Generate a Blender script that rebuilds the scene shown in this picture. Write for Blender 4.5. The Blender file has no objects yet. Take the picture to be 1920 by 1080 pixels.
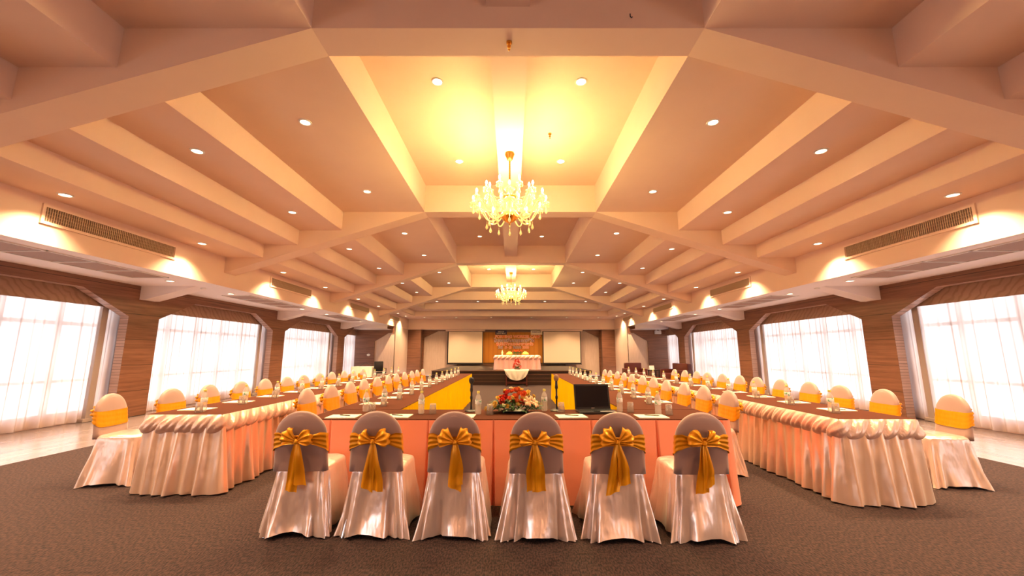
import bpy, bmesh, math, random
from math import sin, cos, pi, radians, atan2, sqrt, atan
from mathutils import Vector, Matrix
random.seed(7)
SC = bpy.context.scene
COL = SC.collection
XC = -0.04                      # centre line of the hall

# ------------------------------------------------------------------ camera
F = 750.0
cam_d = bpy.data.cameras.new('camera')
cam_d.sensor_width = 36.0
cam_d.lens = F/1920*36.0
cam_d.clip_start = 0.05; cam_d.clip_end = 200
cam = bpy.data.objects.new('camera', cam_d); COL.objects.link(cam)
cam.location = (0, 0, 1.35)
cam.rotation_euler = (radians(90)+atan(123/F), 0, 0)
SC.camera = cam

# ------------------------------------------------------------------ world and exposure
w = bpy.data.worlds.new('world'); SC.world = w; w.use_nodes = True
bg = w.node_tree.nodes['Background']
bg.inputs[0].default_value = (0.90, 0.91, 1.0, 1); bg.inputs[1].default_value = 2.7
SC.view_settings.view_transform = 'Standard'; SC.view_settings.look = 'None'
SC.view_settings.gamma = 1; SC.view_settings.use_curve_mapping = False
SC.view_settings.exposure = 0.95
cy = SC.cycles
cy.max_bounces = 7; cy.diffuse_bounces = 4; cy.glossy_bounces = 3; cy.transmission_bounces = 4
cy.transparent_max_bounces = 10; cy.caustics_reflective = False; cy.caustics_refractive = False
cy.sample_clamp_indirect = 6; cy.sample_clamp_direct = 0
cy.use_denoising = True
SPOT_W, CHAND_W, TRAY_W = 150.0, 8.0, 120.0
WARM = (1.0, 0.65, 0.36); GOLD = (1.0, 0.69, 0.25)

# ------------------------------------------------------------------ materials
MATS = {}
def mat(name, col, rough=0.6, metal=0.0, **kw):
    m = bpy.data.materials.new(name); m.use_nodes = True
    b = m.node_tree.nodes['Principled BSDF']
    b.inputs['Base Color'].default_value = (*col, 1); b.inputs['Roughness'].default_value = rough
    b.inputs['Metallic'].default_value = metal
    for k, v in kw.items(): b.inputs[k.replace('_', ' ')].default_value = v
    MATS[name] = m
    return m
def nn(m, t): return m.node_tree.nodes.new(t)
def lk(m, a, b): m.node_tree.links.new(a, b)
def coords(m, scale=(1, 1, 1), loc=(0, 0, 0), kind='Object'):
    tc = nn(m, 'ShaderNodeTexCoord'); mp = nn(m, 'ShaderNodeMapping')
    mp.inputs['Scale'].default_value = scale; mp.inputs['Location'].default_value = loc
    lk(m, tc.outputs[kind], mp.inputs[0]); return mp.outputs[0]
def noise(m, vec, scale=5, detail=4, rough=0.6):
    n = nn(m, 'ShaderNodeTexNoise'); n.inputs['Scale'].default_value = scale
    n.inputs['Detail'].default_value = detail; n.inputs['Roughness'].default_value = rough
    lk(m, vec, n.inputs['Vector']); return n.outputs['Fac']
def ramp(m, fac, stops):
    r = nn(m, 'ShaderNodeValToRGB'); e = r.color_ramp.elements
    e[0].position, e[0].color = stops[0][0], (*stops[0][1], 1)
    e[1].position, e[1].color = stops[1][0], (*stops[1][1], 1)
    for p, c in stops[2:]:
        x = e.new(p); x.color = (*c, 1)
    lk(m, fac, r.inputs[0]); return r.outputs[0]
def bump(m, fac, strength=0.3, dist=0.01):
    b = nn(m, 'ShaderNodeBump'); b.inputs['Strength'].default_value = strength
    b.inputs['Distance'].default_value = dist; lk(m, fac, b.inputs['Height'])
    lk(m, b.outputs[0], m.node_tree.nodes['Principled BSDF'].inputs['Normal'])
def base(m, out): lk(m, out, m.node_tree.nodes['Principled BSDF'].inputs['Base Color'])

m = mat('paint', (0.80, 0.62, 0.50), 0.75)
v = coords(m, (1, 1, 1)); base(m, ramp(m, noise(m, v, 1.5, 5), [(0.3, (0.83, 0.61, 0.475)), (0.7, (0.86, 0.645, 0.505))]))
mat('white_paint', (0.84, 0.76, 0.74), 0.7)
m = mat('carpet', (0.1, 0.05, 0.045), 0.95)
v = coords(m)
n1 = noise(m, coords(m, (95, 34, 1)), 1.0, 2, 0.5)
base(m, ramp(m, n1, [(0.38, (0.008, 0.004, 0.004)), (0.62, (0.062, 0.027, 0.022))]))
bump(m, n1, 0.6, 0.012)
m = mat('floorboards', (0.09, 0.06, 0.055), 0.2, Specular_IOR_Level=0.9)
br = nn(m, 'ShaderNodeTexBrick'); br.inputs['Scale'].default_value = 1; br.inputs['Brick Width'].default_value = 1.2
br.inputs['Row Height'].default_value = 0.12; br.inputs['Mortar Size'].default_value = 0.003
br.inputs['Color1'].default_value = (0.24, 0.19, 0.18, 1); br.inputs['Color2'].default_value = (0.32, 0.26, 0.25, 1)
br.inputs['Mortar'].default_value = (0.03, 0.02, 0.02, 1)
mp = coords(m); mp.node.inputs['Rotation'].default_value = (0, 0, pi/2); lk(m, mp, br.inputs['Vector']); base(m, br.outputs[0])
def wood(name, dark, light, joint=0.55, rough=0.4, seam=0.01):
    m = mat(name, light, rough)
    v = coords(m, (0.8, 0.8, 22)); f = noise(m, v, 1.3, 6, 0.65)
    c = ramp(m, f, [(0.32, dark), (0.68, light)])
    tc = nn(m, 'ShaderNodeTexCoord'); sp = nn(m, 'ShaderNodeSeparateXYZ'); lk(m, tc.outputs['Object'], sp.inputs[0])
    md = nn(m, 'ShaderNodeMath'); md.operation = 'MODULO'; md.inputs[1].default_value = joint; lk(m, sp.outputs['Z'], md.inputs[0])
    lt = nn(m, 'ShaderNodeMath'); lt.operation = 'LESS_THAN'; lt.inputs[1].default_value = seam; lk(m, md.outputs[0], lt.inputs[0])
    mix = nn(m, 'ShaderNodeMixRGB'); mix.inputs[2].default_value = (dark[0]*.25, dark[1]*.25, dark[2]*.25, 1)
    lk(m, lt.outputs[0], mix.inputs[0]); lk(m, c, mix.inputs[1]); base(m, mix.outputs[0])
    return m
wood('panelling', (0.14, 0.055, 0.028), (0.27, 0.12, 0.065))
wood('dark_wood', (0.018, 0.008, 0.006), (0.032, 0.013, 0.009), 0.155)
wood('lit_reveal_wood', (0.36, 0.22, 0.17), (0.55, 0.37, 0.30), 0.06, 0.35, 0.006)  # reveal colour lightened to carry the window light falling on it
m = mat('wallcovering', (0.66, 0.5, 0.4), 0.7)
v = coords(m, (30, 30, 1.2)); base(m, ramp(m, noise(m, v, 2, 5), [(0.3, (0.56, 0.41, 0.32)), (0.7, (0.70, 0.54, 0.44))]))
def satin(name, c, rough=0.33, metal=0.25, sheen=0.3, wr=0.25, sc=6):
    m = mat(name, c, rough, metal, Sheen_Weight=sheen, Anisotropic=0.5)
    f = noise(m, coords(m, (1.0, 1.0, 0.35)), sc, 3, 0.5); bump(m, f, wr, 0.05)
    return m
satin('satin', (0.97, 0.75, 0.65), 0.26, 0.68, wr=.55)
satin('pink_satin', (0.90, 0.50, 0.42), 0.35, 0.3, wr=.2)
satin('table_satin', (0.92, 0.66, 0.50), 0.28, 0.68, wr=0.35, sc=5)
satin('valance_satin', (0.92, 0.64, 0.52), 0.30, 0.5, wr=0.15, sc=9)
satin('stretch', (0.38, 0.235, 0.20), 0.45, 0.0, 0.45, 0.05)
satin('gold_sash', (0.88, 0.36, 0.004), 0.36, 0.35, 0.0, 0.25, 9)
satin('yellow_skirt', (0.98, 0.56, 0.0), 0.7, 0.0, 0.0, 0.08); MATS['yellow_skirt'].node_tree.nodes['Principled BSDF'].inputs['Specular IOR Level'].default_value = .1
satin('pink_skirt', (1.0, 0.34, 0.19), 0.5, 0.0, 0.2, 0.05)
m = mat('runner', (0.10, 0.035, 0.018), 0.9, Specular_IOR_Level=0.1)
base(m, ramp(m, noise(m, coords(m), 180, 2), [(0.3, (0.075, 0.022, 0.011)), (0.7, (0.105, 0.033, 0.017))]))
m = mat('white_cloth', (0.85, 0.78, 0.62), 0.7); bump(m, noise(m, coords(m), 14, 3), 0.2, 0.02)
mat('chrome', (0.8, 0.8, 0.8), 0.15, 1.0)
mat('brass', (0.85, 0.45, 0.08), 0.25, 1.0)
mat('black_plastic', (0.012, 0.01, 0.011), 0.35)
mat('screen_glass', (0.004, 0.004, 0.005), 0.12)
m = mat('keys', (0.02, 0.02, 0.02), 0.5)
mat('paper', (0.88, 0.83, 0.66), 0.8)
mat('white_plastic', (0.8, 0.77, 0.72), 0.4)
mat('yellow_cap', (0.75, 0.68, 0.15), 0.4)
mat('bottle_label', (0.82, 0.82, 0.80), 0.5)
m = MATS['bottle_label']; base(m, ramp(m, noise(m, coords(m), 38, 1), [(0.56, (0.82, 0.80, 0.76)), (0.62, (0.15, 0.42, 0.20))]))
mat('grille', (0.20, 0.12, 0.07), 0.6); mat('slat', (0.55, 0.40, 0.27), 0.6)
mat('vent', (0.34, 0.22, 0.17), 0.7)
mat('mullion', (0.42, 0.34, 0.30), 0.5)
mat('leather', (0.09, 0.014, 0.008), 0.4)
mat('leaf', (0.05, 0.13, 0.02), 0.5)
mat('orange_bloom', (0.85, 0.16, 0.03), 0.6); mat('red_bloom', (0.75, 0.05, 0.02), 0.6)
mat('yellow_bloom', (0.90, 0.62, 0.12), 0.6); mat('cream_bloom', (0.92, 0.82, 0.55), 0.6); mat('lily', (0.90, 0.58, 0.30), 0.5)
mat('mic_foam', (0.30, 0.17, 0.10), 0.8)
mat('projection', (0.85, 0.68, 0.50), 0.85)
m = mat('pelmet', (0.36, 0.2, 0.12), 0.7)
wv = nn(m, 'ShaderNodeTexWave'); wv.inputs['Scale'].default_value = 4; wv.inputs['Distortion'].default_value = 6; wv.bands_direction = 'DIAGONAL'
lk(m, coords(m), wv.inputs['Vector']); base(m, ramp(m, wv.outputs['Fac'], [(0.0, (0.29, 0.165, 0.105)), (0.5, (0.37, 0.22, 0.15))]))
m = mat('backdrop', (0.55, 0.2, 0.01), 0.7)
wv = nn(m, 'ShaderNodeTexWave'); wv.inputs['Scale'].default_value = 1.1; wv.bands_direction = 'X'
lk(m, coords(m), wv.inputs['Vector']); base(m, ramp(m, wv.outputs['Fac'], [(0.0, (0.46, 0.155, 0.006)), (0.4, (0.52, 0.185, 0.009))]))
mat('navy', (0.015, 0.012, 0.06), 0.6); mat('sign_white', (0.9, 0.75, 0.5), 0.6)
mat('orange_letter', (0.95, 0.22, 0.05), 0.6); mat('violet_letter', (0.22, 0.14, 0.2), 0.6); mat('pale_letter', (0.95, 0.66, 0.4), 0.6)

def emit(name, c, s):
    m = bpy.data.materials.new(name); m.use_nodes = True; nt = m.node_tree; nt.nodes.clear()
    e = nt.nodes.new('ShaderNodeEmission'); o = nt.nodes.new('ShaderNodeOutputMaterial')
    e.inputs[0].default_value = (*c, 1); e.inputs[1].default_value = s; nt.links.new(e.outputs[0], o.inputs[0]); MATS[name] = m
emit('lens', (1.0, 0.80, 0.50), 6.0); emit('tray_lens', (1.0, 0.86, 0.55), 30.0); emit('bulb', (1.0, 0.82, 0.45), 60.0)
def clear(name, tint, ior=1.3, gloss=1.0, diff=0.0, dcol=(1, 1, 1), power=1.0):
    m = bpy.data.materials.new(name); m.use_nodes = True; nt = m.node_tree; nt.nodes.clear()
    o = nt.nodes.new('ShaderNodeOutputMaterial'); t = nt.nodes.new('ShaderNodeBsdfTransparent'); t.inputs[0].default_value = (*tint, 1)
    g = nt.nodes.new('ShaderNodeBsdfGlossy'); g.inputs['Roughness'].default_value = 0.05
    lw = nt.nodes.new('ShaderNodeLayerWeight'); lw.inputs[0].default_value = ior
    mx = nt.nodes.new('ShaderNodeMixShader'); nt.links.new(lw.outputs['Facing' if gloss > 1 else 'Fresnel'], mx.inputs[0])
    nt.links.new(t.outputs[0], mx.inputs[1]); nt.links.new(g.outputs[0], mx.inputs[2]); out = mx.outputs[0]
    if diff:
        d = nt.nodes.new('ShaderNodeBsdfDiffuse'); d.inputs[0].default_value = (*dcol, 1)
        tl = nt.nodes.new('ShaderNodeBsdfTranslucent'); tl.inputs[0].default_value = (*dcol, 1)
        ad = nt.nodes.new('ShaderNodeMixShader'); ad.inputs[0].default_value = .5
        nt.links.new(d.outputs[0], ad.inputs[1]); nt.links.new(tl.outputs[0], ad.inputs[2])
        m2 = nt.nodes.new('ShaderNodeMixShader'); m2.inputs[0].default_value = diff
        nt.links.new(out, m2.inputs[1]); nt.links.new(ad.outputs[0], m2.inputs[2]); out = m2.outputs[0]
    nt.links.new(out, o.inputs[0]); MATS[name] = m
clear('clear_plastic', (0.97, 0.95, 0.92), 0.35, 2, 0.30, (1.0, 0.93, 0.86))
clear('tumbler_glass', (0.97, 0.95, 0.92), 0.35, 2, 0.16, (1.0, 0.93, 0.86))
clear('crystal', (0.95, 0.90, 0.72), 0.35, 2, 0.45, (1.0, 0.9, 0.62))
clear('pane', (0.96, 0.97, 0.97), 0.1, 1)
# sheer curtain: part open weave, part cloth that scatters daylight through
m = bpy.data.materials.new('sheer'); m.use_nodes = True; nt = m.node_tree; nt.nodes.clear(); MATS['sheer'] = m
o = nt.nodes.new('ShaderNodeOutputMaterial'); t = nt.nodes.new('ShaderNodeBsdfTransparent'); t.inputs[0].default_value = (1, 0.97, 0.94, 1)
d = nt.nodes.new('ShaderNodeBsdfDiffuse'); d.inputs[0].default_value = (0.86, 0.68, 0.60, 1)
tl = nt.nodes.new('ShaderNodeBsdfTranslucent'); tl.inputs[0].default_value = (0.90, 0.78, 0.72, 1)
a1 = nt.nodes.new('ShaderNodeMixShader'); a1.inputs[0].default_value = 0.46
nt.links.new(d.outputs[0], a1.inputs[1]); nt.links.new(tl.outputs[0], a1.inputs[2])
lw = nt.nodes.new('ShaderNodeLayerWeight'); lw.inputs[0].default_value = 0.35
mr = nt.nodes.new('ShaderNodeMapRange'); mr.inputs['To Min'].default_value = 0.88; mr.inputs['To Max'].default_value = 1.0
nt.links.new(lw.outputs['Facing'], mr.inputs['Value'])
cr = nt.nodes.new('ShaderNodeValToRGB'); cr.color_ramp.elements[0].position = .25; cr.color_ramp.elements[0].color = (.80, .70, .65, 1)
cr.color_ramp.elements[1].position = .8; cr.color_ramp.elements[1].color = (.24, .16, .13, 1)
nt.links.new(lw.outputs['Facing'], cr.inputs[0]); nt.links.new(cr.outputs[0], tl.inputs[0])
a2 = nt.nodes.new('ShaderNodeMixShader'); nt.links.new(mr.outputs[0], a2.inputs[0])
nt.links.new(t.outputs[0], a2.inputs[1]); nt.links.new(a1.outputs[0], a2.inputs[2]); nt.links.new(a2.outputs[0], o.inputs[0])

# ------------------------------------------------------------------ helpers
def link(name, bm, mt, parent=None, smooth=False, loc=None, rot=None):
    me = bpy.data.meshes.new(name); bm.normal_update(); bm.to_mesh(me); bm.free()
    for k in (mt if isinstance(mt, (list, tuple)) else [mt]): me.materials.append(MATS[k])
    if smooth:
        for p in me.polygons: p.use_smooth = True
        if smooth != 'all':
            me.set_sharp_from_angle(angle=radians(40))
    ob = bpy.data.objects.new(name, me); COL.objects.link(ob)
    if parent: ob.parent = parent
    if loc: ob.location = loc
    if rot: ob.rotation_euler = rot
    return ob
def tag(o, label, cat, group=None, kind=None):
    o['label'] = label; o['category'] = cat
    if group: o['group'] = group
    if kind: o['kind'] = kind
    return o
def struct(o): o['kind'] = 'structure'; return o
def thing(name, label, cat, loc=(0, 0, 0), rz=0, group=None):
    o = bpy.data.objects.new(name, None); o.empty_display_size = 0.1; COL.objects.link(o)
    o.location = loc; o.rotation_euler = (0, 0, rz); return tag(o, label, cat, group)
def dup(src, loc, rz=0, label=None, group=None):
    r = src.copy(); COL.objects.link(r); r.location = loc; r.rotation_euler = (0, 0, rz)
    if label: r['label'] = label
    if group: r['group'] = group
    for ch in list(src.children):
        c = ch.copy(); COL.objects.link(c); c.parent = r
        for g in list(ch.children):
            d = g.copy(); COL.objects.link(d); d.parent = c
    return r
def box(bm, x0, x1, y0, y1, z0, z1, bev=0.0, mi=0):
    vs = [bm.verts.new((x, y, z)) for x in (x0, x1) for y in (y0, y1) for z in (z0, z1)]
    fs = [bm.faces.new([vs[i] for i in q]) for q in ((0, 1, 3, 2), (4, 6, 7, 5), (0, 4, 5, 1), (2, 3, 7, 6), (0, 2, 6, 4), (1, 5, 7, 3))]
    for f in fs: f.material_index = mi
    if bev:
        es = {e for f in fs for e in f.edges}
        bmesh.ops.bevel(bm, geom=list(es), offset=bev, segments=2, profile=0.6, affect='EDGES')
    return bm
def B(): return bmesh.new()
def lathe(bm, prof, seg=20, cx=0, cy=0, cz=0, mi=0):
    rings = []
    for r, z in prof:
        if r < 1e-5: rings.append([bm.verts.new((cx, cy, cz+z))])
        else: rings.append([bm.verts.new((cx+r*cos(2*pi*i/seg), cy+r*sin(2*pi*i/seg), cz+z)) for i in range(seg)])
    for a, b in zip(rings, rings[1:]):
        for i in range(seg):
            j = (i+1) % seg
            if len(a) == 1 and len(b) == 1: continue
            if len(a) == 1: f = bm.faces.new((a[0], b[j], b[i]))
            elif len(b) == 1: f = bm.faces.new((a[i], a[j], b[0]))
            else: f = bm.faces.new((a[i], a[j], b[j], b[i]))
            f.material_index = mi
    return bm
def tube(bm, pts, r, seg=8, cap=True):
    pts = [Vector(p) for p in pts]; rings = []
    for i, p in enumerate(pts):
        d = (pts[min(i+1, len(pts)-1)]-pts[max(i-1, 0)]).normalized()
        u = d.cross(Vector((0, 0, 1)));
        if u.length < 1e-3: u = d.cross(Vector((1, 0, 0)))
        u.normalize(); vv = d.cross(u)
        rr = r[i] if isinstance(r, (list, tuple)) else r
        rings.append([bm.verts.new(p+(u*cos(2*pi*k/seg)+vv*sin(2*pi*k/seg))*rr) for k in range(seg)])
    for a, b in zip(rings, rings[1:]):
        for k in range(seg): bm.faces.new((a[k], a[(k+1) % seg], b[(k+1) % seg], b[k]))
    if cap: bm.faces.new(rings[0][::-1]); bm.faces.new(rings[-1])
    return bm
def grid(bm, f, nu, nv, closed=False, mi=0):
    rows = [[bm.verts.new(f(i/nu, j/nv)) for i in range(nu if closed else nu+1)] for j in range(nv+1)]
    n = len(rows[0])
    for a, b in zip(rows, rows[1:]):
        for i in range(n if closed else n-1):
            k = (i+1) % n; q = bm.faces.new((a[i], a[k], b[k], b[i])); q.material_index = mi
    return rows
def prism(bm, pts, axis, a, b, mi=0):
    def P(p, t):
        return {'x': (t, p[0], p[1]), 'y': (p[0], t, p[1]), 'z': (p[0], p[1], t)}[axis]
    A = [bm.verts.new(P(p, a)) for p in pts]; C = [bm.verts.new(P(p, b)) for p in pts]
    fs = [bm.faces.new(A[::-1]), bm.faces.new(C)]
    n = len(pts)
    for i in range(n): fs.append(bm.faces.new((A[i], A[(i+1) % n], C[(i+1) % n], C[i])))
    for f in fs: f.material_index = mi
    return bm
ORD = ['first', 'second', 'third', 'fourth', 'fifth', 'sixth', 'seventh', 'eighth', 'ninth', 'tenth', 'eleventh', 'twelfth', 'thirteenth', 'fourteenth', 'fifteenth', 'sixteenth']

# ------------------------------------------------------------------ setting: heights and bays
ZS = [(1.96, 5.20), (3.83, 4.555), (4.80, 4.12), (5.56, 3.776), (6.40, 3.48)]
SOF = 2.83; XF = 6.40; XW = 8.20; XG = 8.62
BEAMS = [-6.79, -1.54, 3.71, 8.96, 14.21, 19.46]
Y0, YE = -6.6, 25.5
# floor
bm = B(); box(bm, XC-6.2, XC+6.2, Y0, YE, -0.1, 0.0); struct(link('floor', bm, 'carpet'))
for s, nm in ((-1, 'left'), (1, 'right')):
    bm = B(); box(bm, XC+min(s*6.2, s*8.9), XC+max(s*6.2, s*8.9), Y0, 22.2, -0.1, -0.002)
    struct(link('floor', bm, 'floorboards'))
# stepped ceiling: cells at the lower of the side level and the end level
def lvx(x):
    x = abs(x)
    for e, z in ZS:
        if x < e: return z
    return SOF
YS = [(20.55, 5.2), (21.0, 4.555), (22.1, 4.12), (23.3, 3.776), (25.0, 3.48)]
def lvy(y):
    if y < 19.7: return 9
    for e, z in [(20.7, 4.555), (22.0, 4.12), (23.0, 3.776), (24.9, 3.48)]:
        if y < e: return z
    return SOF
xs = sorted([s*e for e, _ in ZS for s in (-1, 1)]+[-XG-.2, XG+.2]); ys = [Y0, 19.7, 20.7, 22.0, 23.0, 24.9, YE+.1]
H = [[min(lvx((xs[i]+xs[i+1])/2), lvy((ys[j]+ys[j+1])/2)) for j in range(len(ys)-1)] for i in range(len(xs)-1)]
bm = B()
def q(*p):
    f = bm.faces.new([bm.verts.new((XC+a, b, c)) for a, b, c in p])
    if all(c == SOF for a, b, c in p): f.material_index = 1
for i in range(len(xs)-1):
    for j in range(len(ys)-1):
        a, b, c, d, z = xs[i], xs[i+1], ys[j], ys[j+1], H[i][j]
        q((a, c, z), (a, d, z), (b, d, z), (b, c, z))
        if i+1 < len(xs)-1 and H[i+1][j] != z: q((b, c, z), (b, d, z), (b, d, H[i+1][j]), (b, c, H[i+1][j]))
        if j+1 < len(ys)-1 and H[i][j+1] != z: q((a, d, z), (b, d, z), (b, d, H[i][j+1]), (a, d, H[i][j+1]))
struct(link('ceiling', bm, ['paint', 'white_paint']))
# transverse beams with undersides that slope down to the fascia, and the centre ribs
tn = 1
for yb in BEAMS[1:]:
    bm = B()
    for s in (-1, 1):
        pts = [(XC+s*0, 5.25), (XC+s*0, 4.555), (XC+s*1.96, 4.555), (XC+s*6.45, 3.12), (XC+s*6.45, 3.6), (XC+s*5.0, 4.3), (XC+s*3.0, 5.0), (XC+s*2.2, 5.25)]
        prism(bm, pts, 'y', yb-.19, yb+.19)
    struct(link('trim_%d' % tn, bm, 'paint')); tn += 1
for a, b in zip(BEAMS, BEAMS[1:]):
    bm = B(); box(bm, XC-.22, XC+.22, a+.19, b-.19, 4.80, 5.21); struct(link('trim_%d' % tn, bm, 'paint')); tn += 1
# soffit brackets at the wall columns
for yb in BEAMS[1:]:
    for s in (-1, 1):
        bm = B(); prism(bm, [(XC+s*6.95, SOF+.01), (XC+s*XW, SOF+.01), (XC+s*XW, SOF-.30), (XC+s*8.08, SOF-.30)], 'y', yb-.19, yb+.19)
        struct(link('trim_%d' % tn, bm, 'white_paint')); tn += 1

# ------------------------------------------------------------------ window walls
win = 1
def side_wall(s, nm):
    global win
    bm = B(); X = XC+s*XW; XR = XC+s*(XW+.18)
    def wq(pts, mi): 
        f = bm.faces.new([bm.verts.new(p) for p in pts]); f.material_index = mi
    zt, zc = 2.62, 2.14
    for yb in BEAMS:
        prism(bm, [(X, 0), (XR, 0), (XR, SOF), (X, SOF)], 'y', yb-.375, yb+.375, 0)
    for a, b in zip(BEAMS, BEAMS[1:]+[23.0]):
        y0, y1 = a+.375, min(b-.375, 22.0)
        last = b > 22
        # header
        pts = [(y0, SOF), (y0, zc), (y0+1.0, zt)] + ([(y1, zt), (y1, SOF)] if last else [(y1-1.0, zt), (y1, zc), (y1, SOF)])
        A = [bm.verts.new((X, y, z)) for y, z in pts]; bm.faces.new(A).material_index = 0
        A2 = [bm.verts.new((XR, y, z)) for y, z in pts]; bm.faces.new(A2).material_index = 0
        for k in range(1, len(pts)-2):
            wq([(X, *pts[k]), (XR, *pts[k]), (XR, *pts[k+1]), (X, *pts[k+1])], 1)
        for y in ([y0] if last else [y0, y1]):
            wq([(X+s*.0, y+(.002 if y == y0 else -.002), 0), (XR, y+(.002 if y == y0 else -.002), 0), (XR, y+(.002 if y == y0 else -.002), zc), (X, y+(.002 if y == y0 else -.002), zc)], 1)
    struct(link('wall_'+nm, bm, ['panelling', 'lit_reveal_wood']))
    # outer wall: low sill wall, lintel and piers around the glazing
    bm = B(); x0, x1 = sorted((XC+s*(XG+.02), XC+s*(XG+.2)))
    box(bm, x0, x1, Y0, 22.2, 0, 0.16); box(bm, x0, x1, Y0, 22.2, 2.55, 3.0)
    for yb in BEAMS: box(bm, x0, x1, yb-.3, yb+.3, 0.16, 2.55)
    struct(link('wall_%s_sill' % nm, bm, 'paint'))
    for a, b in zip(BEAMS, BEAMS[1:]+[22.4]):
        if a < -2: pass
        y0, y1 = a+.3, b-.3
        if b > 22: y1 = 22.1
        bm = B(); xg0, xg1 = sorted((XC+s*(XG+.05), XC+s*(XG+.13)))
        box(bm, xg0, xg1, y0, y0+.06, .16, 2.55); box(bm, xg0, xg1, y1-.06, y1, .16, 2.55)
        box(bm, xg0, xg1, y0, y1, .16, .22); box(bm, xg0, xg1, y0, y1, 2.49, 2.55)
        box(bm, xg0, xg1, y0, y1, 1.90, 1.97); box(bm, xg0, xg1, y0, y1, .80, .85)
        n = max(1, round((y1-y0)/1.0))
        for k in range(1, n): box(bm, xg0, xg1, y0+(y1-y0)*k/n-.03, y0+(y1-y0)*k/n+.03, .16, 2.55)
        fr = struct(link('window_%d' % win, bm, 'mullion'))
        bm = B(); xp = XC+s*(XG+.09); box(bm, xp-.004, xp+.004, y0, y1, .16, 2.55); link('window_pane', bm, 'pane', fr)
        win += 1
        # daylight portal
        L = bpy.data.lights.new('window_portal', 'AREA'); L.shape = 'RECTANGLE'; L.size = 2.4; L.size_y = y1-y0; L.cycles.is_portal = True
        lo = bpy.data.objects.new('window_portal', L); COL.objects.link(lo); lo.location = (XC+s*(XG+.22), (y0+y1)/2, 1.36)
        lo.rotation_euler = (0, radians(90*s), 0)
side_wall(-1, 'left'); side_wall(1, 'right')
# far walls of the two side aisles, then the returns to the stage wall
for s, nm in ((-1, 'left'), (1, 'right')):
    bm = B(); Y = 22.0
    def fq(pts, mi, y=Y): bm.faces.new([bm.verts.new((XC+s*a, y, b)) for a, b in pts]).material_index = mi
    box(bm, *sorted((XC+s*XF, XC+s*(XG+.2))), Y+.06, Y+.2, 0, SOF+.1, mi=1)
    prism(bm, [(XC+s*7.45, 0), (XC+s*(XG+.2), 0), (XC+s*(XG+.2), SOF), (XC+s*XF, SOF), (XC+s*XF, 2.46), (XC+s*6.72, 2.46), (XC+s*7.45, 2.02)], 'y', Y, Y+.07, 0)
    box(bm, *sorted((XC+s*(XF+.0), XC+s*(XF+.12))), Y+.1, YE, 0, SOF, mi=1)
    struct(link('wall_%s_end' % nm, bm, ['panelling', 'wallcovering']))
    bm = B(); grid(bm, lambda u, v: (XC+s*(XF+.05+(XW-XF-.05)*u), 20.9+1.1*v-.35*sin(pi*u)*(1-v), SOF-.20+.0*v), 14, 4)
    rows = grid(bm, lambda u, v: (XC+s*(XF+.05+(XW-XF-.05)*u), 20.9-.35*sin(pi*u), SOF-.20*(1-v)), 14, 1)
    struct(link('trim_%d' % tn, bm, 'white_paint')); tn += 1
# stage wall
bm = B(); Y = YE
box(bm, XC-XF, XC+XF, Y+.06, Y+.2, 0, 3.0, mi=1)
for s in (-1, 1):
    prism(bm, [(XC+s*5.52, 0), (XC+s*XF, 0), (XC+s*XF, SOF), (XC+s*2.05, SOF), (XC+s*2.05, 2.76), (XC+s*4.65, 2.76), (XC+s*5.52, 2.35)], 'y', Y-.04, Y+.07, 0)
    box(bm, *sorted((XC+s*5.6, XC+s*XF)), 24.9, 25.46, 0, SOF-.01, mi=0)
    box(bm, *sorted((XC+s*2.0, XC+s*2.45)), Y-.06, Y+.05, 0, SOF, mi=0)
box(bm, XC-2.0, XC+2.0, Y-.04, Y+.05, 0, 0.78, mi=0); box(bm, XC-2.0, XC+2.0, Y-.04, Y+.05, 2.68, SOF, mi=0)
box(bm, XC-3.4, XC-2.4, Y-.05, Y+.05, 0, 0.70, mi=0); box(bm, XC+2.4, XC+3.4, Y-.05, Y+.05, 0, 0.70, mi=0)
struct(link('wall_back', bm, ['panelling', 'wallcovering']))
# wall behind the camera
bm = B(); box(bm, XC-9, XC+9, Y0-.2, Y0, 0, 5.3); struct(link('wall_front', bm, 'paint'))
# stage
bm = B(); box(bm, XC-3.45, XC+3.5, 17.75, 25.4, 0, .60, mi=0); box(bm, XC-3.47, XC+3.52, 17.72, 25.4, .60, .62, mi=0)
box(bm, XC-3.47, XC+3.52, 17.715, 17.722, .598, .621, mi=1)
for i in range(1, 4): box(bm, XC-3.45, XC+3.5, 17.74, 17.76, .15*i-.005, .15*i+.005, mi=1)
tag(link('stage', bm, ['dark_wood', 'panelling']), 'low dark wooden stage platform across the far end of the hall', 'stage')

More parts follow.
